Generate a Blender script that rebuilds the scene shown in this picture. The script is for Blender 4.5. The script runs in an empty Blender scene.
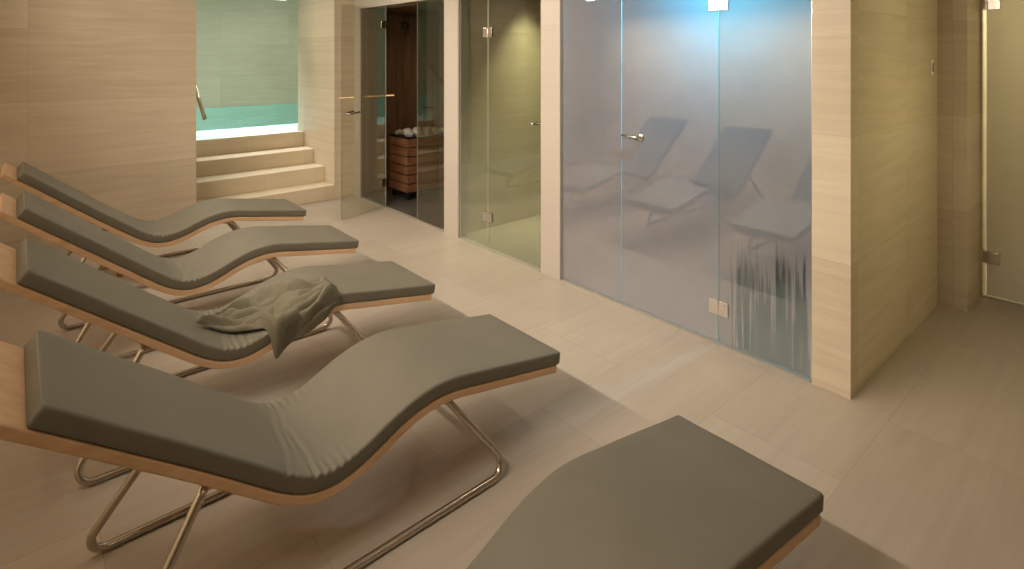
import bpy, bmesh, math, random
from mathutils import Vector, Matrix, noise
random.seed(7)
C = bpy.context.scene.collection
PI = math.pi

# ------------------------------------------------------------------ materials
def new_mat(name):
    m = bpy.data.materials.new(name); m.use_nodes = True
    nt = m.node_tree; nt.nodes.clear()
    out = nt.nodes.new('ShaderNodeOutputMaterial')
    return m, nt, out
def N(nt, t, **kw):
    n = nt.nodes.new(t)
    for k, v in kw.items():
        if k.startswith('i_'):
            key = k[2:]
            n.inputs[int(key) if key.isdigit() else key.replace('_', ' ')].default_value = v
        else: setattr(n, k, v)
    return n
def L(nt, a, b): nt.links.new(a, b)
def math_n(nt, op, a, b=None, clamp=False):
    n = nt.nodes.new('ShaderNodeMath'); n.operation = op; n.use_clamp = clamp
    for i, v in enumerate((a, b)):
        if v is None: continue
        if isinstance(v, (int, float)): n.inputs[i].default_value = v
        else: L(nt, v, n.inputs[i])
    return n.outputs[0]
def plain(name, col, rough=.5, metal=0., bump=0., bscale=200., spec=.5):
    m, nt, out = new_mat(name)
    p = N(nt, 'ShaderNodeBsdfPrincipled')
    p.inputs['Roughness'].default_value = rough; p.inputs['Metallic'].default_value = metal
    p.inputs['Specular IOR Level'].default_value = spec
    tc = N(nt, 'ShaderNodeTexCoord'); nz = N(nt, 'ShaderNodeTexNoise', i_Scale=bscale, i_Detail=3.)
    L(nt, tc.outputs['Object'], nz.inputs['Vector'])
    mx = N(nt, 'ShaderNodeMix', data_type='RGBA')
    mx.inputs[6].default_value = (*[c*.93 for c in col], 1); mx.inputs[7].default_value = (*[min(1, c*1.07) for c in col], 1)
    L(nt, nz.outputs['Fac'], mx.inputs[0]); L(nt, mx.outputs[2], p.inputs['Base Color'])
    if bump:
        b = N(nt, 'ShaderNodeBump', i_Strength=bump, i_Distance=.002)
        L(nt, nz.outputs['Fac'], b.inputs['Height']); L(nt, b.outputs[0], p.inputs['Normal'])
    L(nt, p.outputs[0], out.inputs[0]); return m
def emit(name, col, s):
    m, nt, out = new_mat(name)
    e = N(nt, 'ShaderNodeEmission'); e.inputs[0].default_value = (*col, 1); e.inputs[1].default_value = s
    L(nt, e.outputs[0], out.inputs[0]); return m

def stone(name, axis, tw, th, off, c1, c2, rough, joint=.82, shift=(0, 0), vein=.5, spec=.3):
    """large format limestone tile, veined along its length; axis: which world axis runs along the tile"""
    m, nt, out = new_mat(name)
    g = N(nt, 'ShaderNodeNewGeometry'); sp = N(nt, 'ShaderNodeSeparateXYZ'); L(nt, g.outputs['Position'], sp.inputs[0])
    if axis == 'X': a, b = sp.outputs[0], sp.outputs[2]
    elif axis == 'Y': a, b = sp.outputs[1], sp.outputs[2]
    else: a, b = sp.outputs[0], sp.outputs[1]
    a = math_n(nt, 'ADD', a, shift[0]); b = math_n(nt, 'ADD', b, shift[1])
    cb = N(nt, 'ShaderNodeCombineXYZ'); L(nt, a, cb.inputs[0]); L(nt, b, cb.inputs[1])
    br = N(nt, 'ShaderNodeTexBrick', offset=off, squash=1.)
    br.inputs['Color1'].default_value = (0, 0, 0, 1); br.inputs['Color2'].default_value = (1, 1, 1, 1)
    br.inputs['Mortar'].default_value = (.5, .5, .5, 1)
    br.inputs['Scale'].default_value = 1.; br.inputs['Mortar Size'].default_value = .0016
    br.inputs['Mortar Smooth'].default_value = .1
    br.inputs['Brick Width'].default_value = tw; br.inputs['Row Height'].default_value = th
    L(nt, cb.outputs[0], br.inputs['Vector'])
    # veins: noise stretched along the tile, jumped per tile
    mp = N(nt, 'ShaderNodeCombineXYZ')
    L(nt, math_n(nt, 'MULTIPLY', a, .8), mp.inputs[0]); L(nt, math_n(nt, 'MULTIPLY', b, 11.), mp.inputs[1])
    L(nt, math_n(nt, 'MULTIPLY', br.outputs['Color'], 9.), mp.inputs[2])
    n1 = N(nt, 'ShaderNodeTexNoise', i_Scale=1.6, i_Detail=6., i_Roughness=.6, i_Distortion=.6); L(nt, mp.outputs[0], n1.inputs['Vector'])
    n2 = N(nt, 'ShaderNodeTexNoise', i_Scale=1.1, i_Detail=2.); L(nt, g.outputs['Position'], n2.inputs['Vector'])
    f = math_n(nt, 'ADD', math_n(nt, 'MULTIPLY', n1.outputs['Fac'], vein), math_n(nt, 'MULTIPLY', n2.outputs['Fac'], .3))
    f = math_n(nt, 'ADD', f, math_n(nt, 'MULTIPLY', br.outputs['Color'], .22))
    rmp = N(nt, 'ShaderNodeMapRange', i_From_Min=.30, i_From_Max=.74); L(nt, f, rmp.inputs['Value'])
    mx = N(nt, 'ShaderNodeMix', data_type='RGBA'); mx.inputs[6].default_value = (*c1, 1); mx.inputs[7].default_value = (*c2, 1)
    L(nt, rmp.outputs[0], mx.inputs[0])
    mj = N(nt, 'ShaderNodeMix', data_type='RGBA'); mj.inputs[7].default_value = (*[c*joint for c in c1], 1)
    L(nt, math_n(nt, 'MULTIPLY', br.outputs['Fac'], .75), mj.inputs[0]); L(nt, mx.outputs[2], mj.inputs[6])
    p = N(nt, 'ShaderNodeBsdfPrincipled'); p.inputs['Roughness'].default_value = rough
    p.inputs['Specular IOR Level'].default_value = spec
    L(nt, mj.outputs[2], p.inputs['Base Color'])
    L(nt, p.outputs[0], out.inputs[0]); return m

def glass_mat(name, tint, f0, fog=0., fogcol=(.5, .48, .46), rough=.0, streaks=None, band=None):
    """thin glazing: tinted see-through + mirror part by angle (+ condensation film)"""
    m, nt, out = new_mat(name)
    tr = N(nt, 'ShaderNodeBsdfTransparent'); tr.inputs[0].default_value = (*tint, 1)
    gl = N(nt, 'ShaderNodeBsdfGlossy'); gl.inputs['Roughness'].default_value = rough
    lw = N(nt, 'ShaderNodeLayerWeight', i_Blend=.5)
    f = math_n(nt, 'POWER', lw.outputs['Facing'], 5.)
    f = math_n(nt, 'ADD', math_n(nt, 'MULTIPLY', f, 1-f0), f0, True)
    base = tr.outputs[0]
    if fog:
        df = N(nt, 'ShaderNodeBsdfDiffuse'); df.inputs[0].default_value = (*fogcol, 1)
        tl = N(nt, 'ShaderNodeBsdfTranslucent'); tl.inputs[0].default_value = (*fogcol, 1)
        fm = N(nt, 'ShaderNodeMixShader', i_0=.5); L(nt, df.outputs[0], fm.inputs[1]); L(nt, tl.outputs[0], fm.inputs[2])
        mixf = N(nt, 'ShaderNodeMixShader')
        g = N(nt, 'ShaderNodeNewGeometry'); sp = N(nt, 'ShaderNodeSeparateXYZ'); L(nt, g.outputs['Position'], sp.inputs[0])
        y, z = sp.outputs[1], sp.outputs[2]
        nz = N(nt, 'ShaderNodeTexNoise', i_Scale=2.2, i_Detail=3.); L(nt, g.outputs['Position'], nz.inputs['Vector'])
        fac = math_n(nt, 'ADD', math_n(nt, 'MULTIPLY', math_n(nt, 'SUBTRACT', nz.outputs['Fac'], .5), .25), fog)
        if band:   # condensation only low on the pane
            r = N(nt, 'ShaderNodeMapRange', i_From_Min=band[1], i_From_Max=band[0], interpolation_type='SMOOTHSTEP'); L(nt, z, r.inputs['Value'])
            fac = math_n(nt, 'MULTIPLY', fac, r.outputs[0])
        if streaks:  # runs of water that washed the film away
            y0, y1, ztop = streaks
            cb = N(nt, 'ShaderNodeCombineXYZ'); L(nt, math_n(nt, 'MULTIPLY', y, 42.), cb.inputs[0]); L(nt, math_n(nt, 'MULTIPLY', z, 1.1), cb.inputs[1])
            sn = N(nt, 'ShaderNodeTexNoise', i_Scale=1., i_Detail=2.5, i_Roughness=.65); L(nt, cb.outputs[0], sn.inputs['Vector'])
            cb2 = N(nt, 'ShaderNodeCombineXYZ'); L(nt, math_n(nt, 'MULTIPLY', y, 9.), cb2.inputs[0])
            sn2 = N(nt, 'ShaderNodeTexNoise', i_Scale=1., i_Detail=4., i_Roughness=.8); L(nt, cb2.outputs[0], sn2.inputs['Vector'])
            top = math_n(nt, 'ADD', math_n(nt, 'MULTIPLY', math_n(nt, 'SUBTRACT', sn2.outputs['Fac'], .5), 1.3), ztop)
            hz = N(nt, 'ShaderNodeMapRange', i_From_Min=0., i_From_Max=.45); L(nt, math_n(nt, 'SUBTRACT', top, z), hz.inputs['Value'])
            ry = N(nt, 'ShaderNodeMapRange', i_From_Min=y1+.05, i_From_Max=y1-.12, interpolation_type='SMOOTHSTEP'); L(nt, y, ry.inputs['Value'])
            ry2 = N(nt, 'ShaderNodeMapRange', i_From_Min=y0-.04, i_From_Max=y0+.03); L(nt, y, ry2.inputs['Value'])
            amt = math_n(nt, 'MULTIPLY', math_n(nt, 'MULTIPLY', hz.outputs[0], ry.outputs[0]), ry2.outputs[0])
            sm = N(nt, 'ShaderNodeMapRange', i_From_Min=.26, i_From_Max=.44); L(nt, math_n(nt, 'SUBTRACT', math_n(nt, 'ADD', sn.outputs['Fac'], math_n(nt, 'MULTIPLY', amt, .22)), .26), sm.inputs['Value'])
            clear = math_n(nt, 'MULTIPLY', math_n(nt, 'MULTIPLY', sm.outputs[0], math_n(nt, 'MULTIPLY', amt, 4., True)), .9)
            fac = math_n(nt, 'MULTIPLY', fac, math_n(nt, 'SUBTRACT', 1., clear))
        fac = math_n(nt, 'MINIMUM', math_n(nt, 'MAXIMUM', fac, 0.), 1.)
        L(nt, fac, mixf.inputs[0]); L(nt, tr.outputs[0], mixf.inputs[1]); L(nt, fm.outputs[0], mixf.inputs[2])
        base = mixf.outputs[0]
    mx = N(nt, 'ShaderNodeMixShader'); L(nt, f, mx.inputs[0]); L(nt, base, mx.inputs[1]); L(nt, gl.outputs[0], mx.inputs[2])
    L(nt, mx.outputs[0], out.inputs[0]); return m

def wood(name, c1, c2, along, rough=.45, planks=None):
    m, nt, out = new_mat(name)
    tc = N(nt, 'ShaderNodeTexCoord'); sc = [22., 22., 22.]; sc[along] = 1.6
    mp = N(nt, 'ShaderNodeMapping'); mp.inputs['Scale'].default_value = sc; L(nt, tc.outputs['Object'], mp.inputs[0])
    nz = N(nt, 'ShaderNodeTexNoise', i_Scale=1., i_Detail=6., i_Roughness=.6, i_Distortion=.4); L(nt, mp.outputs[0], nz.inputs['Vector'])
    r = N(nt, 'ShaderNodeMapRange', i_From_Min=.3, i_From_Max=.7); L(nt, nz.outputs['Fac'], r.inputs['Value'])
    mx = N(nt, 'ShaderNodeMix', data_type='RGBA'); mx.inputs[6].default_value = (*c1, 1); mx.inputs[7].default_value = (*c2, 1)
    L(nt, r.outputs[0], mx.inputs[0])
    p = N(nt, 'ShaderNodeBsdfPrincipled'); p.inputs['Roughness'].default_value = rough
    L(nt, mx.outputs[2], p.inputs['Base Color']); L(nt, p.outputs[0], out.inputs[0]); return m

def fabric(name, col, weave=900., rough=.62, bump=.2, spec=.45):
    m, nt, out = new_mat(name)
    tc = N(nt, 'ShaderNodeTexCoord')
    n1 = N(nt, 'ShaderNodeTexNoise', i_Scale=weave, i_Detail=1.); n2 = N(nt, 'ShaderNodeTexNoise', i_Scale=6., i_Detail=4.)
    for n in (n1, n2): L(nt, tc.outputs['Object'], n.inputs['Vector'])
    mx = N(nt, 'ShaderNodeMix', data_type='RGBA'); mx.inputs[6].default_value = (*[c*.88 for c in col], 1); mx.inputs[7].default_value = (*[c*1.12 for c in col], 1)
    L(nt, n2.outputs['Fac'], mx.inputs[0])
    p = N(nt, 'ShaderNodeBsdfPrincipled'); p.inputs['Roughness'].default_value = rough
    p.inputs['Specular IOR Level'].default_value = spec
    b = N(nt, 'ShaderNodeBump', i_Strength=bump, i_Distance=.001)
    L(nt, n1.outputs['Fac'], b.inputs['Height']); L(nt, b.outputs[0], p.inputs['Normal'])
    L(nt, mx.outputs[2], p.inputs['Base Color']); L(nt, p.outputs[0], out.inputs[0]); return m

WA, WB = (.48, .40, .285), (.69, .60, .46)
M = dict(
    wall_x=stone('limestone wall tiles along x', 'X', 1.4, .675, 0, WA, WB, .42, shift=(-.09+1.4, .65)),
    wall_y=stone('limestone wall tiles along y', 'Y', 1.4, .675, 0, WA, WB, .42, shift=(.4, .65)),
    floor=stone('limestone floor tiles', 'F', 1.2, .6, .5, (.355, .30, .235), (.455, .40, .325), .33, joint=.80, shift=(.36, .3), vein=.5, spec=.35),
    step=stone('limestone step tiles', 'X', .62, .7, 0, (.60, .50, .34), (.72, .62, .46), .35, shift=(.2, .0)),
    pool_wall=stone('pool hall tiles', 'X', 1.4, .675, .5, (.44, .43, .33), (.60, .59, .47), .35, shift=(.3, .65)),
    plaster=plain('painted ceiling', (.72, .68, .6), .8, bscale=3),
    fab=fabric('grey mattress fabric', (.150, .136, .098)),
    piping=fabric('grey piping fabric', (.21, .20, .16)),
    towel=fabric('taupe towelling', (.165, .15, .105), weave=380., rough=.95, bump=.8, spec=.05),
    beech=wood('beech plywood', (.56, .35, .195), (.68, .45, .27), 0, .6),
    saunawood=wood('dark sauna boards', (.10, .06, .035), (.2, .125, .075), 2, .5),
    slat=wood('reddish heater slats', (.14, .055, .028), (.26, .12, .06), 1, .5),
    steel=plain('brushed steel tube', (.52, .47, .40), .24, 1., bscale=60),
    chrome=plain('satin chrome', (.75, .73, .70), .22, 1., bscale=60),
    black=plain('black heater metal', (.02, .02, .02), .4, .6),
    rock=plain('pale sauna rock', (.42, .40, .36), .85, bump=.6, bscale=40),
    dark=plain('dark plastic', (.03, .028, .022), .5),
    white=plain('white plastic', (.8, .78, .72), .4),
    rubber=plain('clear seal', (.33, .30, .25), .4),
    g_sauna=glass_mat('bronze tinted glass', (.66, .64, .54), .15),
    g_side=glass_mat('bronze glass side light', (.66, .64, .54), .24),
    g_leaf=glass_mat('clear door glass', (.90, .90, .86), .03),
    g_shower=glass_mat('green shower glass', (.78, .81, .74), .12, fog=.16, fogcol=(.55, .58, .50), band=(.0, 1.6)),
    g_steam=glass_mat('misted steam glass', (.62, .64, .64), .29, rough=.01, fog=.68, fogcol=(.50, .47, .48)),
    g_steamwet=glass_mat('misted steam glass with runs', (.40, .46, .42), .28, rough=.01, fog=.68, fogcol=(.50, .47, .48), streaks=(1.285, 1.76, .68)),
    g_frost=glass_mat('frosted door glass', (.8, .8, .75), .04, fog=.93, fogcol=(.62, .58, .47)),
    edge_dark=plain('dark seal on glass edge', (.10, .09, .075), .3),
    edge=plain('polished glass edge', (.74, .74, .68), .3),
    basin=plain('turquoise basin tiles', (.52, .78, .74), .4, bscale=4),
    rim=plain('white pool rim', (.85, .86, .9), .35),
    pale=stone('pale smooth wall panels', 'Y', 1.4, 1.35, 0, (.43, .385, .325), (.49, .44, .375), .45, shift=(.4, .65), vein=.3),
    darktile=stone('dark sauna floor tiles', 'F', .3, .3, 0, (.07, .065, .055), (.11, .10, .08), .35),
    steamtile=stone('steam room tiles', 'Y', .3, .3, 0, (.05, .055, .04), (.09, .095, .07), .4),
)
def water_mat():
    m, nt, out = new_mat('pool water')
    tr = N(nt, 'ShaderNodeBsdfTransparent'); tr.inputs[0].default_value = (.90, .99, .975, 1)
    gl = N(nt, 'ShaderNodeBsdfGlossy', i_Roughness=.06); gl.inputs[0].default_value = (.9, 1, 1, 1)
    tc = N(nt, 'ShaderNodeTexCoord'); mp = N(nt, 'ShaderNodeMapping'); mp.inputs['Scale'].default_value = (1.2, 3.2, 1)
    L(nt, tc.outputs['Object'], mp.inputs[0])
    nz = N(nt, 'ShaderNodeTexNoise', i_Scale=1.3, i_Detail=3.); L(nt, mp.outputs[0], nz.inputs['Vector'])
    b = N(nt, 'ShaderNodeBump', i_Strength=1., i_Distance=.3); L(nt, nz.outputs['Fac'], b.inputs['Height']); L(nt, b.outputs[0], gl.inputs['Normal'])
    lw = N(nt, 'ShaderNodeLayerWeight', i_Blend=.5); L(nt, b.outputs[0], lw.inputs['Normal'])
    f = math_n(nt, 'POWER', lw.outputs['Facing'], 4.); f = math_n(nt, 'ADD', math_n(nt, 'MULTIPLY', f, .6), .02, True)
    mx = N(nt, 'ShaderNodeMixShader'); L(nt, f, mx.inputs[0]); L(nt, tr.outputs[0], mx.inputs[1]); L(nt, gl.outputs[0], mx.inputs[2])
    L(nt, mx.outputs[0], out.inputs[0]); return m
M['water'] = water_mat()

# ------------------------------------------------------------------ mesh helpers
def obj(name, bm, mat, parent=None, smooth=False):
    me = bpy.data.meshes.new(name)
    bmesh.ops.recalc_face_normals(bm, faces=bm.faces)
    bm.to_mesh(me); bm.free()
    if smooth:
        for p in me.polygons: p.use_smooth = True
    o = bpy.data.objects.new(name, me); C.objects.link(o)
    for mm in (mat if isinstance(mat, list) else [mat]): me.materials.append(mm)
    if parent: o.parent = parent
    return o
def box(bm, x0, x1, y0, y1, z0, z1, bev=0., mi=0):
    vs = [bm.verts.new((x, y, z)) for x in (x0, x1) for y in (y0, y1) for z in (z0, z1)]
    q = [(0, 1, 3, 2), (4, 6, 7, 5), (0, 4, 5, 1), (2, 3, 7, 6), (0, 2, 6, 4), (1, 5, 7, 3)]
    fs = [bm.faces.new([vs[i] for i in f]) for f in q]
    for f in fs: f.material_index = mi
    if bev:
        es = list({e for f in fs for e in f.edges})
        bmesh.ops.bevel(bm, geom=es, offset=bev, segments=2, affect='EDGES', profile=.5)
def BM(): return bmesh.new()
def boxbm(*a, **k):
    bm = BM(); box(bm, *a, **k); return bm
def tube(bm, pts, r, seg=12, cap=True):
    pts = [Vector(p) for p in pts]; rings = []
    n = None
    for i, p in enumerate(pts):
        if i == 0: t = pts[1]-p
        elif i == len(pts)-1: t = p-pts[i-1]
        else: t = (pts[i+1]-p).normalized()+(p-pts[i-1]).normalized()
        t.normalize()
        if n is None:
            n = t.orthogonal().normalized()
        else:
            n = (n - t*n.dot(t)).normalized()
        b = t.cross(n)
        rr = r[i] if isinstance(r, (list, tuple)) else r
        rings.append([bm.verts.new(p+(n*math.cos(2*PI*k/seg)+b*math.sin(2*PI*k/seg))*rr) for k in range(seg)])
    for a, b in zip(rings, rings[1:]):
        for k in range(seg): bm.faces.new((a[k], a[(k+1) % seg], b[(k+1) % seg], b[k]))
    if cap: bm.faces.new(rings[0]); bm.faces.new(list(reversed(rings[-1])))
def fillet(pts, rad, n=7):
    pts = [Vector(p) for p in pts]; out = [pts[0]]
    for a, b, c in zip(pts, pts[1:], pts[2:]):
        u = (a-b).normalized(); v = (c-b).normalized()
        th = u.angle(v); d = min(rad/math.tan(th/2), (a-b).length*.48, (c-b).length*.48)
        p0 = b+u*d; p1 = b+v*d; r = d*math.tan(th/2)
        cen = b+(u+v).normalized()*(r/math.sin(th/2))
        e0 = p0-cen; e1 = p1-cen; ang = e0.angle(e1)
        for i in range(n+1):
            f = i/n
            out.append(cen + (e0*math.sin((1-f)*ang)+e1*math.sin(f*ang))/math.sin(ang))
    out.append(pts[-1]); return out
def cyl(bm, c, axis, r, h, seg=20, bev=0):
    c = Vector(c); ax = {'X': Vector((1, 0, 0)), 'Y': Vector((0, 1, 0)), 'Z': Vector((0, 0, 1))}[axis]
    if bev: tube(bm, [c-ax*h/2, c-ax*(h/2-bev), c+ax*(h/2-bev), c+ax*h/2], [r-bev, r, r, r-bev], seg)
    else: tube(bm, [c-ax*h/2, c+ax*h/2], r, seg)
def struct(o): o['kind'] = 'structure'; return o
def tag(o, label, cat, group=None, kind=None):
    o['label'] = label; o['category'] = cat
    if group: o['group'] = group
    if kind: o['kind'] = kind
    return o
def empty(name, loc):
    o = bpy.data.objects.new(name, None); C.objects.link(o); o.location = loc; o.empty_display_size = .1; return o

# ------------------------------------------------------------------ room dimensions (metres; camera above 0,0)
XL, XW, XG = -1.35, 3.30, 3.325       # left wall, glazed wall face, glass plane
YF, YB = 6.88, -2.6                  # far wall, wall behind the camera
CEIL = 2.85; HEAD = 2.40
XE = 5.45                            # corridor end wall
WT = .12
def sbox(name, mat, *b): return struct(obj(name, boxbm(*b), mat))

sbox('floor', M['floor'], XL, 5.6, YB, YF, -.12, 0)
sbox('ceiling', M['plaster'], XL, 5.6, YB, 7.95, CEIL, CEIL+.12)
sbox('wall_left', M['wall_y'], XL-WT, XL, YB, YF, -.12, CEIL)
sbox('wall_back', M['wall_x'], XL, 5.6, YB-WT, YB, -.12, CEIL)
sbox('wall_far', M['wall_x'], XL-WT, 1.476, YF, 8.10, -.45, CEIL)
sbox('wall_far_corner', M['wall_x'], 3.03, XW, YF, 8.10, -.45, CEIL)
sbox('wall_sauna_side', M['wall_x'], XW, 5.3, YF, YF+WT, -.12, CEIL)
# glazed wall: piers and header in one wall mesh
bm = BM()
for y0, y1 in ((6.73, YF), (4.60, 4.84), (3.20, 3.42)):
    box(bm, XW, XW+WT, y0, y1, 0, HEAD)
box(bm, XW, XW+WT, 1.278, YF, HEAD, CEIL)
struct(obj('wall_right', bm, M['pale']))
sbox('wall_right_pier', M['wall_y'], XW, XW+WT, 1.088, 1.278, 0, CEIL)
sbox('wall_corridor', M['wall_x'], XW+WT, 5.04, 1.088, 1.22, 0, CEIL)
sbox('wall_corridor_pier', M['wall_y'], 5.04, XE, .915, 1.22, 0, CEIL)
bm = BM()
box(bm, XE, XE+WT, YB, -.10, 0, CEIL); box(bm, XE, XE+WT, .90, 1.22, 0, CEIL); box(bm, XE, XE+WT, -.10, .90, HEAD, CEIL)
struct(obj('wall_corridor_end', bm, M['wall_y']))
sbox('wall_steam_partition', M['steamtile'], XW+WT, 5.2, 3.25, 3.37, 0, CEIL)
sbox('wall_shower_partition', M['wall_x'], XW+WT, 5.2, 4.66, 4.78, 0, CEIL)
sbox('wall_cabins_back', M['steamtile'], 5.2, 5.3, 1.22, 3.37, 0, CEIL)
sbox('wall_shower_back', M['wall_y'], 5.2, 5.3, 3.37, 4.72, 0, CEIL)
sbox('wall_steam_side', M['steamtile'], XW+WT, 5.2, 1.22, 1.24, 0, CEIL)
# sauna cabin lining: vertical boards with grooves
bm = BM()
x = XW+WT+.004
while x < 5.17:      # board wall on the far side (faces the camera)
    box(bm, x, min(x+.112, 5.18), YF-.03, YF-.004, .0, 2.38, .003); x += .116
y = 4.785
struct(obj('wall_sauna_far', bm, M['saunawood']))
bm = BM()
while y < YF-.04:
    box(bm, 5.17, 5.196, y, min(y+.112, YF-.035), 0, 2.38, .003); y += .116
struct(obj('wall_sauna_back', bm, M['saunawood']))
sbox('wall_sauna_backing', M['plaster'], 5.2, 5.3, 4.72, YF, 0, CEIL)
sbox('floor_sauna', M['darktile'], XW+.05, 5.2, 4.78, YF, 0, .010)
sbox('ceiling_steam', M['steamtile'], XW+WT, 5.2, 1.24, 3.25, HEAD, HEAD+.05)
sbox('ceiling_sauna', M['saunawood'], XW+WT, 5.2, 4.78, YF, 2.385, 2.41)
# pool hall
PX0, PX1, PY1, PZ = -1.6, 5.4, 12.85, 3.35
sbox('wall_pool_far', M['pool_wall'], PX0, PX1, PY1, PY1+.12, -.45, PZ)
sbox('wall_pool_left', M['pool_wall'], PX0-.12, PX0, 8.10, PY1, -.45, PZ)
sbox('wall_pool_right', M['pool_wall'], PX1, PX1+.12, 7.95, PY1, -.45, PZ)
sbox('ceiling_pool', M['plaster'], PX0, PX1, 7.95, PY1, PZ, PZ+.1)
bm = BM(); box(bm, PX0, 1.476, 7.99, 8.10, CEIL, PZ); box(bm, 3.03, PX1, 7.99, 8.10, CEIL, PZ); box(bm, 1.476, 3.03, 7.99, 8.10, CEIL+.02, PZ)
box(bm, PX0, XL-WT, 8.0, 8.10, -.45, CEIL); box(bm, XW, PX1, 8.0, 8.10, -.45, CEIL)
struct(obj('wall_pool_near', bm, M['pool_wall']))
sbox('floor_pool', M['basin'], PX0, PX1, 7.95, PY1, -.6, -.45)
bm = BM()
box(bm, PX0, PX1, PY1-.03, PY1, -.45, .74); 
struct(obj('trim_1', bm, M['basin']))
# corner trims on the pier edges
k = 2
for (a, b) in ((XW, 1.088),):
    sbox('trim_%d' % k, M['wall_y'], a-.004, a+.006, b-.004, b+.006, 0, CEIL-.01); k += 1
# slim wall channels at the glazing ends, and the threshold lines
for y in (6.73, 4.84, 4.60, 3.42, 3.20, 1.278):
    s = 1 if y in (4.84, 3.42, 1.278) else -1
    y0, y1 = sorted((y, y+s*.008))
    sbox('trim_%d' % k, M['chrome'], XG-.010, XG+.012, y0, y1, .0, HEAD); k += 1
for a, b in ((5.42, 6.70), (3.43, 4.59), (1.29, 3.19)):
    sbox('trim_%d' % k, M['rubber'], XW-.002, XG+.02, a, b, 0, .006); k += 1

# ------------------------------------------------------------------ glass panels and doors
def pane(name, y0, y1, mat, z0=.012, z1=HEAD-.008, x=XG):
    bm = BM(); box(bm, x, x+.008, y0, y1, z0, z1)
    for f in bm.faces:
        if abs(f.normal.x) < .5 and f.normal.length > 0: pass
    bm.normal_update()
    for f in bm.faces: f.material_index = 0 if abs(f.normal.x) > .9 else 1
    return struct(obj(name, bm, [mat, M['edge']]))
def hinge(parent, y, z, x=XG, s=1):
    """pair of clamp plates on both leaves with a barrel between"""
    bm = BM()
    for d in (-.034, .034):
        for sx in (-.008, .009):
            box(bm, x+sx-.001, x+sx+.006, y+d-.030, y+d+.030, z-.045, z+.045, .0015)
    cyl(bm, (x-.006, y, z), 'Z', .007, .085, 12)
    for d in (-.036, .036):
        for zz in (-.022, .022): cyl(bm, (x-.010, y+d, z+zz), 'X', .005, .004, 10)
    return obj('hinge', bm, M['chrome'], parent)
pane('window_1', 6.106, 6.72, M['g_side'])
pane('window_2', 4.85, 5.40, M['g_sauna'])
pane('window_3', 4.160, 4.59, M['g_shower'])
pane('window_4', 2.604, 3.19, M['g_steam'])
pane('window_5', 1.288, 1.838, M['g_steamwet'])
d2 = pane('door_2', 3.43, 4.153, M['g_shower'])
for z in (.30, 2.02): hinge(d2, 4.156, z)
def knob(parent, y, z, x):
    bm = BM()
    for s in (-1, 1):
        cyl(bm, (x+.004+s*.016, y, z), 'X', .008, .026, 14)
        cyl(bm, (x+.004+s*.036, y, z), 'X', .017, .016, 18, .003)
    return obj('door_knob', bm, M['chrome'], parent, True)
knob(d2, 3.52, 1.22, XG)
d3 = pane('door_3', 1.844, 2.597, M['g_steam'])
for z in (.224, 2.13): hinge(d3, 1.841, z)
bm = BM()      # lever handle with rose, both sides
for s in (-1, 1):
    cyl(bm, (XG+.004+s*.010, 2.43, 1.23), 'X', .026, .012, 20, .003)
    pts = fillet([(XG+.004+s*.010, 2.43, 1.23), (XG+.004+s*.055, 2.43, 1.23), (XG+.004+s*.055, 2.56, 1.235)], .015)
    tube(bm, pts, .0095, 10)
obj('door_handle', bm, M['chrome'], d3, True)
# sauna leaf standing open, a little past square to the wall
bm = BM(); box(bm, -.655, -.012, -.004, .004, .012, HEAD-.03)
bm.normal_update()
for f in bm.faces: f.material_index = 0 if abs(f.normal.y) > .9 else 1
d1 = struct(obj('door_1', bm, [M['g_leaf'], M['edge_dark']]))
d1.location = (XG-.004, 6.10, 0); d1.rotation_euler = (0, 0, math.radians(16))
for z in (.30, 2.17):
    bm = BM()
    box(bm, -.07, -.012, -.012, .012, z-.045, z+.045, .002)
    cyl(bm, (-.002, 0, z), 'Z', .009, .09, 12); box(bm, -.004, .018, .004, .045, z-.045, z+.045, .002)
    obj('hinge', bm, M['steel'], d1)
bm = BM()
for s in (-1, 1):
    cyl(bm, (-.585, s*.018, 1.16), 'Y', .008, .03, 12)
    tube(bm, fillet([(-.585, s*.004, 1.16), (-.585, s*.05, 1.16), (-.44, s*.05, 1.175)], .012), .009, 10)
obj('door_handle', bm, M['steel'], d1, True)
# frosted corridor door
bm = BM(); box(bm, XE+.03, XE+.04, -.09, .88, .015, HEAD-.01)
d4 = struct(obj('door_4', bm, M['g_frost']))
for z in (.30, 2.19):
    bm = BM()
    box(bm, XE+.012, XE+.029, .80, .875, z-.045, z+.045, .002); box(bm, XE+.012, XE+.029, .878, .9, z-.045, z+.045, .002)
    cyl(bm, (XE+.012, .877, z), 'Z', .007, .09, 12)
    obj('hinge', bm, M['steel'], d4)
sbox('wall_beyond_door', M['plaster'], 6.6, 6.7, -1., 1.6, 0, CEIL)
sbox('floor_beyond_door', M['floor'], 5.6, 6.7, -1., 1.6, -.12, 0)
sbox('ceiling_beyond_door', M['plaster'], 5.6, 6.7, -1., 1.6, CEIL, CEIL+.1)
bm = BM(); box(bm, XE+WT, 6.7, -1.1, -1., 0, CEIL); box(bm, XE+WT, 6.7, 1.6, 1.7, 0, CEIL); box(bm, XE+WT, XE+.16, 1.22, 1.6, 0, CEIL)
struct(obj('wall_beyond_sides', bm, M['plaster']))
sbox('trim_%d' % k, M['rubber'], XE+.002, XE+.05, -.09, .90, 0, .008); k += 1

# switch plate on the corridor wall
t = tag(empty('wall_switch', (4.87, 1.088, 1.72)), 'small white switch plate high on the dim corridor wall', 'switch')
obj('switch_plate', boxbm(-.03, .03, -.008, 0, -.055, .055, bev=.003), M['white'], t)
obj('rocker', boxbm(-.016, .016, -.014, -.008, -.03, .03, bev=.002), M['chrome'], t)

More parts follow.
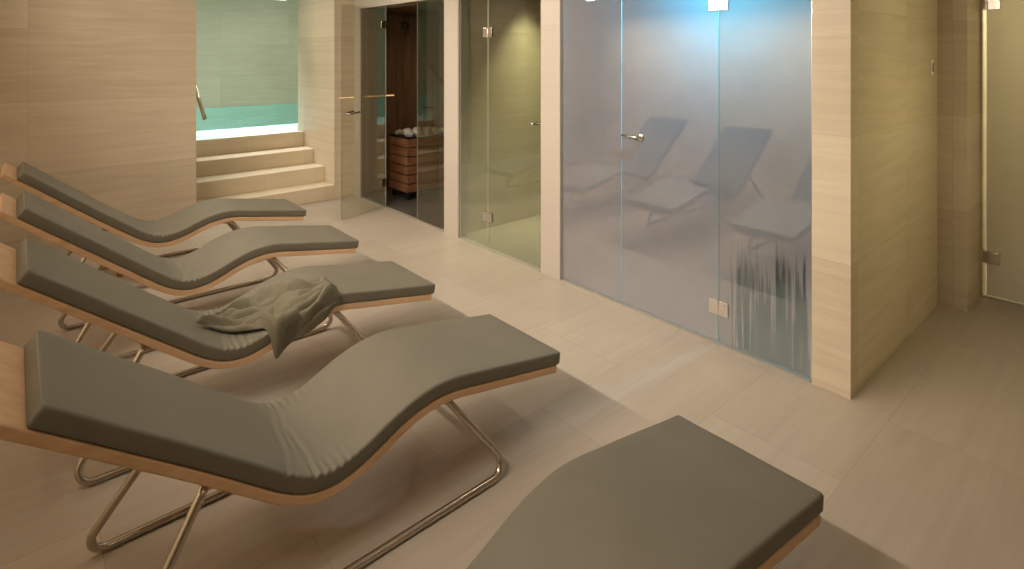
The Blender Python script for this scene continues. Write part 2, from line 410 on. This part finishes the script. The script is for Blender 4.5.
# ------------------------------------------------------------------ pool steps, water, rail
st = tag(empty('stone_steps', (2.25, 6.88, 0)), 'four pale stone steps rising through the opening to the pool', 'steps')
ys = [6.88, 7.18, 7.53, 7.88, 7.95]; zs = [.175, .367, .55, .754]
for i in range(4):
    y0 = ys[i]; bm = BM()
    box(bm, 1.476-2.25+.001, 3.03-2.25-.001, y0-6.88+.001, 7.95-6.88, (zs[i-1] if i else 0), zs[i], .004)
    obj('step', bm, M['step'], st)
bm = BM(); n = 60
box(bm, PX0+.001, PX1-.001, 8.102, PY1-.031, .735, .742)
box(bm, 1.478, 3.028, 7.952, 8.1015, .735, .742)
bmw = obj('pool_water', bm, M['water'])
tag(bmw, 'turquoise pool water filling the basin above the stone steps', 'water', kind='stuff')
sbox('trim_ledge', M['rim'], PX0+.01, PX1-.01, 8.101, 9.65, -.44, .66)
sbox('trim_ledge_front', M['rim'], 1.478, 3.028, 7.955, 8.10, -.44, .66)
# handrail on the left side of the opening
hr = tag(empty('handrail', (1.55, 7.1, 0)), 'stainless steel handrail rising beside the pool steps', 'handrail')
bm = BM(); tube(bm, fillet([(.05, -.03, 1.10), (.05, .32, 1.36), (.05, .85, 1.74), (.05, 1.3, 1.74)], .08), .021, 14); obj('rail', bm, M['steel'], hr, True)
for yy, zz in ((.30, 1.345), (.80, 1.70)):
    bm = BM(); tube(bm, fillet([(.05, yy, zz), (.05, yy, zz-.06), (-.073, yy, zz-.06)], .03), .008, 10); cyl(bm, (-.069, yy, zz-.06), 'X', .03, .008, 18)
    obj('bracket', bm, M['steel'], hr, True)

# ------------------------------------------------------------------ loungers
prof_pts = [(.000, .914), (.021, .898), (.15, .803), (.30, .692), (.424, .600), (.58, .484), (.68, .411), (.742, .374), (.80, .354), (.86, .350),
            (.93, .364), (1.00, .390), (1.066, .419), (1.15, .449), (1.235, .466), (1.31, .4715), (1.40, .465), (1.52, .443), (1.65, .420), (1.80, .393), (1.98, .361), (2.05, .349)]
def catmull(pts, n):
    out = []
    P = [pts[0]]+pts+[pts[-1]]
    for i in range(1, len(P)-2):
        for j in range(n):
            t = j/n; a, b, c, d = [Vector(P[i+k]) for k in (-1, 0, 1, 2)]
            out.append(.5*((2*b)+(-a+c)*t+(2*a-5*b+4*c-d)*t*t+(-a+3*b-3*c+d)*t**3))
    out.append(Vector(pts[-1])); return out
dense = catmull(prof_pts, 10)
def ztop(x):
    for a, b in zip(dense, dense[1:]):
        if a.x <= x <= b.x: return a.y+(b.y-a.y)*(x-a.x)/(b.x-a.x+1e-9)
    return dense[-1].y if x > 1 else dense[0].y
HR = [0., 0.]   # head lift, seat dip of the lounger being built
def ztop(x, _z=ztop):
    return _z(x)+HR[0]*max(0, (.80-x)/.80)-HR[1]*math.exp(-((x-.78)/.22)**2)
def path(x0, x1, step, off, off1=None):
    """stations (point, normal) along the profile, offset downwards along the normal"""
    out = []; n = max(1, int((x1-x0)/step+.01))
    for i in range(n+1):
        x = x0+(x1-x0)*i/n
        xx = min(max(x, .0), 2.049)
        s = (ztop(min(xx+.012, 2.05))-ztop(max(xx-.012, 0)))/(min(xx+.012, 2.05)-max(xx-.012, 0))
        z = ztop(xx)+s*(x-xx)
        t = Vector((1, s)).normalized(); nn = Vector((-t.y, t.x))
        out.append((Vector((x, z))-nn*off, nn, x))
    return out
WID = .555; PTH = .060; BTH = .034
def rsec(w, h, r, nw=14, nr=4):
    """closed rounded-rect section, (y, n) with n from 0 (top) to -h"""
    pts = []
    for i in range(nw+1): pts.append((r+(w-2*r)*i/nw, 0.))
    for i in range(1, nr): a = PI/2*(1-i/nr); pts.append((w-r+r*math.cos(a), -r+r*math.sin(a)))
    pts.append((w, -r)); pts.append((w, -h+r))
    for i in range(1, nr): a = -PI/2*i/nr; pts.append((w-r+r*math.cos(a), -h+r+r*math.sin(a)))
    for i in range(nw+1): pts.append((w-r-(w-2*r)*i/nw, -h))
    for i in range(1, nr): a = -PI/2-PI/2*i/nr; pts.append((r+r*math.cos(a), -h+r+r*math.sin(a)))
    pts.append((0, -h+r)); pts.append((0, -r))
    for i in range(1, nr): a = PI-PI/2*i/nr; pts.append((r+r*math.cos(a), -r+r*math.sin(a)))
    return pts
def loft(bm, stations, w, h, r, y0=0., disp=None, endr=.0):
    rings = []
    nst = len(stations)
    for i, (p, nn, x) in enumerate(stations):
        ring = []
        for (yy, n) in rsec(w, h, r):
            d = disp(x, yy, n) if disp else 0.
            q = p+nn*(n+d); ring.append(bm.verts.new((q.x, y0+yy, q.y)))
        rings.append(ring)
    m = len(rings[0])
    for a, b in zip(rings, rings[1:]):
        for j in range(m): bm.faces.new((a[j], a[(j+1) % m], b[(j+1) % m], b[j]))
    for ring in (rings[0], rings[-1]):   # rounded end caps: an inset smaller ring
        p, nn, x = stations[0] if ring is rings[0] else stations[-1]
        tdir = Vector((nn.y, -nn.x))*(-1 if ring is rings[0] else 1)
        prev = ring
        for s, o in ((.6, .6), (1., 1.)):
            c = Vector((p.x, y0+w/2, p.y)) + Vector((nn.x, 0, nn.y))*(-h/2)
            nr = []
            for v in ring:
                d = v.co-c
                yy = d.y; hh = d.x*nn.x+d.z*nn.y
                ky = 1-(endr*s*s)/(w/2); kh = 1-(endr*s*s)/(h/2)
                q = c+Vector((0, yy*ky, 0))+Vector((nn.x, 0, nn.y))*hh*kh+Vector((tdir.x, 0, tdir.y))*endr*math.sqrt(1-(1-o)**2)
                nr.append(bm.verts.new(q))
            for j in range(m): bm.faces.new((prev[j], prev[(j+1) % m], nr[(j+1) % m], nr[j]))
            prev = nr
        bm.faces.new(prev)
def make_lounger(seed, lift, dip, px0):
    HR[0], HR[1] = lift, dip
    rnd = random.Random(seed)
    # wrinkles that gather where the mattress folds at the seat
    wr = []
    for k in range(4):
        wr.append((rnd.uniform(.72, .92), rnd.uniform(-.05, .30), rnd.uniform(.005, .010), rnd.uniform(.002, .0042), rnd.uniform(0, .3)))
    ph = rnd.uniform(0, 9)
    def disp(x, y, n):
        d = 0.
        if n > -.055:
            for x0, sl, wd, am, ys_ in wr:
                xc = x0+sl*(y-WID/2)+.006*math.sin(y*18+ph)
                fade = .35+.65*max(0, 1-(y/WID-ys_)**2*1.4)
                d -= am*fade*math.exp(-((x-xc)/wd)**2)
                d += am*.5*fade*math.exp(-((x-xc-2*wd)/(wd*1.4))**2)
            # tight little puckers along both side edges at the fold
            e = math.exp(-((min(y, WID-y))/.045)**2)*math.exp(-((x-.84)/.075)**2)
            d += .0048*e*math.sin(x*210+ph)
            d += .0025*noise.noise(Vector((x*5, y*7, ph)))
        return d*min(1, max(.0, (n+.06)/.03))
    root = empty('sun_lounger', (0, 0, 0))
    bm = BM(); loft(bm, path(px0-(.089 if px0 > .04 else .058), 1.975, .02, PTH+.002), WID-.004, BTH, .006, .002, None, .003)
    obj('bentwood_board', bm, M['beech'], root, False)
    bm = BM()
    stn = path(px0+.006, .64, .03, 0)+path(.645, 1.02, .0042, 0)[0:]+path(1.04, 1.985, .03, 0)
    loft(bm, stn, WID, PTH, .011, 0, disp, .008)
    mt = obj('mattress', bm, M['fab'], root, True)
    (p, nn, _), (p2, n2, _) = path(px0, 1.99, 1.0, .004)[0], path(px0, 1.99, 1.0, .004)[-1]
    for q, tg in ((p, -1), (p2, 1)):
        bm = BM(); tube(bm, [(q.x, .012, q.y), (q.x, WID/2, q.y), (q.x, WID-.012, q.y)], .0022, 6); obj('piping', bm, M['piping'], mt, True)
    # tubular runners: leg, floor bar, leg
    def under(x): 
        s = path(x, x+.1, .1, PTH+.002+BTH)[0][0]; return s.x, s.y
    for side in (0, 1):
        yt = .05 if side == 0 else WID-.05
        yb = -.072 if side == 0 else WID+.045
        hx, hz = under(.50); fx, fz = under(1.36)
        pts = fillet([(hx+.03, yt+(.06 if side == 0 else -.06), hz-.028), (hx, yt, hz-.014), (.145, yb, .015), (1.61, yb, .015), (fx, yt, fz-.014), (fx-.05, yt+(.06 if side == 0 else -.06), fz-.016)], .055, 8)
        bm = BM(); tube(bm, pts, .015, 14); obj('tube_leg', bm, M['steel'], root, True)
    for xx, wh in ((.52, 'h'), (1.33, 'f')):
        ux, uz = under(xx)
        bm = BM(); tube(bm, [(ux, .06, uz-.018), (ux, WID-.06, uz-.018)], .0125, 12)
        for yy in (.10, WID-.10):
            box(bm, ux-.03, ux+.03, yy-.018, yy+.018, uz-.022, uz-.012, .002)
        obj('cross_bar', bm, M['steel'], root, False)
    return root
L5, L4, L3, L2, L1 = .738, 1.935, 3.030, 4.140, 5.280
labs = {L5: 'grey padded lounger nearest the camera, only its foot end in view',
        L4: 'large grey lounger in front of the one holding the towel, its tube legs in view',
        L3: 'grey padded lounger with the crumpled towel lying over its seat',
        L2: 'grey padded lounger second from the pool steps, just behind the one with the towel',
        L1: 'grey padded lounger farthest back, closest to the pool steps'}
for i, (y, lift, dip, px0, xo) in enumerate(((L5, .0, .0, .03, .02), (L4, .004, .014, .044, .012), (L3, .045, .0, .03, .01), (L2, .052, .0, .008, .035), (L1, .054, -.014, -.018, .065))):
    r = make_lounger(11+i*3, lift, dip, px0); r.location = (xo, y, 0)
    tag(r, labs[y], 'sun lounger', 'grey bentwood loungers in a row')

# ------------------------------------------------------------------ towel
def make_towel():
    HR[0], HR[1] = .045, 0.
    NU, NV = 96, 84
    x0, x1 = .70, 1.345
    grid = []
    for i in range(NU+1):
        s = i/NU; xb = x0+(x1-x0)*s
        # far boundary and near boundary in Y (relative to the lounger's near edge)
        far = .30+.05*math.sin(s*PI*.9) - .13*max(0, s-.6)/.4
        tip = .30+.70*math.sin(min(1, s/.26)*PI/2)
        near_on = .30 - .27*min(1, s/.42)**.9         # stays on the pad
        hang = 0.
        if s > .40:
            h = min(1, (s-.40)/.07); h = h*h*(3-2*h)
            hang = h*(.20-.20*max(0, s-.55)-.02*math.sin(s*14))
        ytot = (far-near_on)*tip + hang + (.03 if s > .4 else 0)*0
        row = []
        for j in range(NV+1):
            q = j/NV
            a = q*ytot                       # arc travelled from far edge towards the near edge
            lat = far-(0.5-.5*tip)*.1 - a
            # folds: ridges fan out from the tip, lively in the middle
            w = q*5.6+2.6*s*(q-.2)+.8*math.sin(s*5.1+.8)+1.6*noise.noise(Vector((s*3.4, q*3.2, 4)))
            ridge = abs(math.sin(w*PI*.5))**1.1
            env = math.sin(min(1, max(0, q*1.02))*PI)**.35 if 0 < q < 1 else 0.
            body = max(0., 1-max(0., s-.55)*1.2)
            hgt = .010+env*(.006+.066*ridge*body*(.35+.65*tip))+.010*noise.noise(Vector((xb*9, lat*16, 1.3)))*env
            hgt *= (.45+.55*min(1, (1-s)/.06+.3))*(.25+.75*min(1, s/.05))
            hgt *= .75+.8*max(-.4, noise.noise(Vector((s*5+3, q*4, 2))))
            hgt = max(.006, hgt)+.011*abs(math.sin(s*9+q*19+5*noise.noise(Vector((s*5, q*5, 9)))))*env
            # puffed roll along the far-right side
            hgt += .022*math.exp(-((q-.12)/.10)**2)*min(1, s*3)
            zt = ztop(xb)+.003
            R = .018+.006*ridge
            y_edge = .004
            if lat > y_edge:
                P = Vector((xb, lat, zt+hgt))
            else:
                d = y_edge-lat               # length beyond the edge
                R = hgt if hgt > .012 else .012
                arc = R*PI/2
                if d < arc:
                    th = d/R
                    P = Vector((xb, y_edge-R*math.sin(th), zt-.0+hgt-R+R*math.cos(th)))
                else:
                    dd = d-arc
                    fold = .010*math.sin(s*34+dd*9)+.012*noise.noise(Vector((s*7, dd*8, 7)))
                    P = Vector((xb-.09*dd*(1.2-s)+.02*math.sin(dd*14)*.4, y_edge-R-.004-.008*dd/.2+min(0, fold)*min(1, dd/.05), zt+hgt-R-dd))
            row.append(P)
        grid.append(row)
    bm = BM(); V = [[bm.verts.new(p) for p in row] for row in grid]
    for i in range(NU):
        for j in range(NV): bm.faces.new((V[i][j], V[i+1][j], V[i+1][j+1], V[i][j+1]))
    bmesh.ops.remove_doubles(bm, verts=bm.verts, dist=.0004)
    o = obj('towel', bm, M['towel'], None, True)
    o.location = (.01, L3, .004)
    s = o.modifiers.new('thickness', 'SOLIDIFY'); s.thickness = .006; s.offset = 1
    s = o.modifiers.new('smooth', 'SUBSURF'); s.levels = 1; s.render_levels = 1
    tx = bpy.data.textures.new('terry', 'CLOUDS'); tx.noise_scale = .012
    d = o.modifiers.new('terry', 'DISPLACE'); d.texture = tx; d.strength = .003; d.texture_coords = 'LOCAL'
    tag(o, 'crumpled taupe towel draped over the side of a grey lounger', 'towel')
make_towel()

# ------------------------------------------------------------------ sauna: heater with stones, bracket fitting
hx, hy = 3.98, 6.36
ht = tag(empty('sauna_heater', (hx, hy, .010)), 'slatted wooden heater tower with stones inside the sauna', 'sauna heater')
hw, hd, hh = .34, .22, .80
bm = BM(); box(bm, -hw+.03, hw-.03, -hd+.03, hd-.03, .06, hh-.05, .004); obj('heater_core', bm, M['black'], ht)
for z in [.10+.112*i for i in range(6)]:
    bm = BM(); z1 = z+.098
    box(bm, -hw, hw, -hd, -hd+.022, z, z1, .003); box(bm, -hw, hw, hd-.022, hd, z, z1, .003)
    box(bm, -hw, -hw+.022, -hd+.0225, hd-.0225, z, z1, .003); box(bm, hw-.022, hw, -hd+.0225, hd-.0225, z, z1, .003)
    obj('slat_band', bm, M['slat'], ht)
bm = BM()
for sx in (-1, 1):
    for sy in (-1, 1): box(bm, sx*(hw-.045)-.018, sx*(hw-.045)+.018, sy*(hd-.045)-.018, sy*(hd-.045)+.018, 0, .77, .002)
bm.free()
for sx in (-1, 1):
    for sy in (-1, 1): obj('corner_post', boxbm(sx*(hw-.045)-.018, sx*(hw-.045)+.018, sy*(hd-.045)-.018, sy*(hd-.045)+.018, 0, .745, bev=.002), M['black'], ht)
bm = BM(); box(bm, -hw, hw, -hd, -hd+.03, .765, .785, .002); box(bm, -hw, hw, hd-.03, hd, .765, .785, .002)
box(bm, -hw, -hw+.03, -hd+.03, hd-.03, .765, .785, .002); box(bm, hw-.03, hw, -hd+.03, hd-.03, .765, .785, .002)
box(bm, -hw+.03, hw-.03, -hd+.03, hd-.03, .75, .77)
obj('stone_tray', bm, M['black'], ht)
def rock(name, loc, r, seed):
    bm = BM(); bmesh.ops.create_icosphere(bm, subdivisions=3, radius=r)
    for v in bm.verts:
        v.co *= 1+.35*noise.noise(v.co*(1.1/r)+Vector((seed, 0, 0)))
        v.co.z *= .72
        v.co += v.co.normalized()*.006*noise.noise(v.co*60)
    o = obj(name, bm, M['rock']); zmin = min(v.co.z for v in o.data.vertices)
    o.location = (loc[0], loc[1], loc[2]-zmin); o.rotation_euler.z = seed
    return o
sp = [(-.25, -.12, .055), (-.13, -.13, .06), (.0, -.12, .058), (.13, -.13, .055), (.25, -.12, .052),
      (-.20, .02, .06), (-.06, .02, .062), (.08, .01, .058), (.22, .02, .055), (-.24, .14, .05), (-.1, .14, .052), (.05, .14, .05), (.2, .14, .05)]
for i, (x, y, r) in enumerate(sp):
    o = rock('sauna_stone', (hx+x, hy+y, .781), r, i*1.7)
    tag(o, 'pale rough stone heaped on top of the slatted sauna heater', 'stone', 'stones on the sauna heater')
t = tag(empty('wall_bracket', (4.02, YF-.03, 2.22)), 'small dark bracket fitting high on the sauna board wall', 'bracket')
obj('back_plate', boxbm(-.05, .05, -.018, 0, -.045, .045, bev=.003), M['dark'], t)
bm = BM(); tube(bm, fillet([(-.03, -.018, 0), (-.03, -.09, 0), (-.03, -.09, -.11)], .02), .016, 10); obj('arm', bm, M['dark'], t, True)
# added glowing strips standing in for a light line mirrored in the glass leaf
def strip(name, x0, x1, y0, y1, z0, z1, label, col, s):
    cx, cy = (x0+x1)/2, (y0+y1)/2
    t = tag(empty(name, (cx, cy, z0)), label, 'reflection stand-in')
    obj('profile', boxbm(x0-cx, x1-cx, y1-cy-.004, y1-cy, -.006, z1-z0+.006), M['chrome'], t)
    obj('diffuser', boxbm(x0-cx+.004, x1-cx-.004, y0-cy, y1-cy-.004, 0, z1-z0), emit(name+' glow', col, s), t)
strip('reflection_strip', 3.10, 3.29, YF-.010, YF+.002, 1.260, 1.276, 'thin warm glow added on the short end wall as a stand-in for a reflection', (1, .62, .30), 1.3)
strip('reflection_strip', 3.45, 3.86, YF-.040, YF-.028, 1.265, 1.278, 'thin amber glow added on the sauna board wall as a stand-in for a reflection', (1, .55, .2), 1.3)
# steam-room bench
t = tag(empty('tiled_bench', (4.85, 2.2, 0)), 'dark tiled bench behind the misted steam room glass', 'bench')
obj('bench_body', boxbm(-.30, .34, -.95, 1.04, 0, .40, bev=.004), M['steamtile'], t)
obj('bench_top', boxbm(-.33, .34, -.95, 1.04, .40, .45, bev=.006), M['steamtile'], t)

# ------------------------------------------------------------------ lamps
def area(name, loc, size, size_y, power, col, rot=(0, 0, 0), spread=PI):
    l = bpy.data.lights.new(name, 'AREA'); l.shape = 'RECTANGLE'; l.size = size; l.size_y = size_y; l.energy = power; l.color = col; l.spread = spread
    o = bpy.data.objects.new(name, l); C.objects.link(o); o.location = loc; o.rotation_euler = rot; return o
def point(name, loc, power, col, r=.05):
    l = bpy.data.lights.new(name, 'POINT'); l.energy = power; l.color = col; l.shadow_soft_size = r
    o = bpy.data.objects.new(name, l); C.objects.link(o); o.location = loc; return o
WARM = (1, .86, .72)
# long cove light above the lounger heads
t = tag(empty('linear_ceiling_light', (-.42, 3.65, CEIL)), 'long linear ceiling light running above the lounger heads', 'ceiling light')
obj('housing', boxbm(-.07, .07, -2.6, 2.6, -.06, 0, bev=.004), M['white'], t)
obj('diffuser', boxbm(-.06, .06, -2.58, 2.58, -.066, -.0601), emit('cove glow', WARM, 4), t)
area('wall wash', (-.47, 3.65, CEIL-.085), .05, 5.2, 62, (1, .82, .62), (0, math.radians(36), 0), 1.35)
area('cove lamp', (-.40, 3.65, CEIL-.085), .12, 5.2, 198, WARM, (0, math.radians(-63), 0), 1.9)
# round downlights
def downlight(x, y, z, power, col, label, spread=2.4, e=6, tilt=0):
    t = tag(empty('ceiling_downlight', (x, y, z)), label, 'ceiling light')
    bm = BM(); tube(bm, [(0, 0, -.012), (0, 0, -.004), (0, 0, 0)], [.052, .06, .06], 24); obj('trim_ring', bm, M['chrome'], t)
    bm = BM(); cyl(bm, (0, 0, -.015), 'Z', .042, .006, 24); obj('lens', bm, emit('lens glow', col, e), t)
    l = bpy.data.lights.new('downlight lamp', 'AREA'); l.shape = 'DISK'; l.size = .09; l.energy = power; l.color = col; l.spread = spread
    o = bpy.data.objects.new('downlight lamp', l); C.objects.link(o); o.location = (x, y, z-.022-.05*math.sin(tilt)); o.rotation_euler = (tilt, 0, 0)
downlight(2.6, 5.5, CEIL, 8, (1, .9, .8), 'round ceiling downlight between the far lounger and the sauna')
downlight(2.75, 3.6, CEIL, 7, WARM, 'round ceiling downlight in front of the shower door')
downlight(2.75, 1.7, CEIL, 2.5, WARM, 'round ceiling downlight in front of the misted steam glass')
downlight(4.1, -1.8, CEIL, 7, (1, .87, .45), 'round ceiling downlight at the dim corridor end of the room', 1.1, 6, math.radians(64))
downlight(4.25, 4.3, CEIL, 17, (1, .94, .62), 'round ceiling downlight inside the shower', 1.1)
downlight(4.4, 5.9, 2.385, 3.5, (1, .62, .32), 'round ceiling downlight inside the sauna', 2.6)
downlight(2.3, 7.5, CEIL, 5, (1, .98, .74), 'round ceiling downlight above the stone steps', 2.6)
downlight(2.7, 9.0, PZ, 60, (.90, .93, 1), 'unseen downlight added to whiten the front edge of the pool', 1.3)  # added lamp, whitens the ledge below the water
for fx, fy, lb in ((.9, -.9, 'large round fill light added out of view, behind and left of the viewer'), (2.6, -1.3, 'large round fill light added out of view, behind and right of the viewer')):  # two unseen lamps added as warm fill for the shade under the loungers
    t = tag(empty('added_fill_light', (fx, fy, CEIL)), lb, 'ceiling light')
    bm = BM(); cyl(bm, (0, 0, -.02), 'Z', .30, .04, 36, .006); obj('base', bm, M['white'], t, False)
    bm = BM(); cyl(bm, (0, 0, -.055), 'Z', .27, .028, 36, .012); obj('opal_cover', bm, emit('fill glow', (1, .84, .62), 1.5), t)
    l = bpy.data.lights.new('fill lamp', 'AREA'); l.shape = 'DISK'; l.size = .5; l.energy = 11 if fx < 1 else 3; l.color = (1, .80, .55)
    o = bpy.data.objects.new('fill lamp', l); C.objects.link(o); o.location = (fx, fy, CEIL-.078)
# blue steam lamp
t = tag(empty('steam_lamp', (3.74, 1.80, HEAD+.001)), 'round blue ceiling lamp glowing behind the misted glass', 'ceiling light')
bm = BM(); tube(bm, [(0, 0, -.12), (0, 0, -.11), (0, 0, 0)], [.06, .07, .07], 24); obj('lamp_body', bm, M['white'], t)
bm = BM(); cyl(bm, (0, 0, -.124), 'Z', .055, .008, 24); obj('lens', bm, emit('blue lens', (.1, .5, 1), 10), t)
point('blue lamp', (3.74, 1.80, 2.24), 300, (.004, .52, .90), .05)
# pool hall lamps: one bright fitting on the far wall, ceiling panels, underwater lamps
t = tag(empty('pool_wall_lamp', (5.36-.46, PY1, 3.04)), 'bright white lamp high on the far pool wall', 'wall light')
t.location = (4.28, PY1, 3.06)
obj('lamp_box', boxbm(-.26, .26, -.05, 0, -.04, .05, bev=.004), M['white'], t)
obj('lamp_glass', boxbm(-.24, .24, -.06, -.051, -.03, .04, bev=.002), emit('pool lamp glow', (.95, 1, .95), 2.5), t)
for i, x in enumerate((.2, 2.6, 4.6)):
    t = tag(empty('ceiling_panel', (x, 10.5, PZ)), 'square white ceiling panel light above the pool', 'ceiling light', 'panel lights above the pool')
    obj('frame', boxbm(-.32, .32, -.32, .32, -.03, 0, bev=.003), M['white'], t)
    obj('diffuser', boxbm(-.29, .29, -.29, .29, -.036, -.0301), emit('panel glow', (.80, 1, .85), 3), t)
    area('panel lamp', (x, 10.5, PZ-.045), .56, .56, 40, (1., .86, .74))
for i, (x, y) in enumerate(((.6, 9.0), (2.4, 9.2), (4.4, 9.2), (1.5, 11.3), (3.5, 11.3))):
    t = tag(empty('underwater_lamp', (x, y, -.45)), 'round lamp sunk in the turquoise pool floor', 'pool light', 'underwater lamps in the pool floor')
    bm = BM(); cyl(bm, (0, 0, .012), 'Z', .12, .024, 28, .004); obj('ring', bm, M['chrome'], t)
    bm = BM(); cyl(bm, (0, 0, .028), 'Z', .10, .006, 28); obj('lens', bm, emit('underwater glow', (.7, 1, 1), 6), t)
    point('underwater light', (x, y, .12), 6, (1, .97, .95), .1)
# dim light beyond the frosted door
downlight(6.1, .4, CEIL, 42, (1, .92, .62), 'round ceiling downlight behind the frosted corridor door', 2.8, 3)

w = bpy.data.worlds.new('room world'); w.use_nodes = True; w.node_tree.nodes['Background'].inputs[0].default_value = (.02, .02, .02, 1)
bpy.context.scene.world = w

# ------------------------------------------------------------------ camera
cd = bpy.data.cameras.new('camera'); cam = bpy.data.objects.new('camera', cd); C.objects.link(cam)
cam.location = (0, 0, 1.8); cam.rotation_euler = (PI/2, 0, -math.atan2(497, 570))
cd.sensor_width = 36; cd.lens = 36*570/1024; cd.shift_y = -(284.5-56)/1024; cd.clip_start = .02
sc = bpy.context.scene; sc.camera = cam
sc.view_settings.view_transform = 'Standard'; sc.view_settings.look = 'None'
sc.view_settings.exposure = -.30; sc.view_settings.gamma = 1.; sc.view_settings.use_curve_mapping = False
sc.cycles.use_denoising = True
sc.cycles.max_bounces = 8; sc.cycles.diffuse_bounces = 4; sc.cycles.transparent_max_bounces = 16; sc.cycles.sample_clamp_indirect = 4
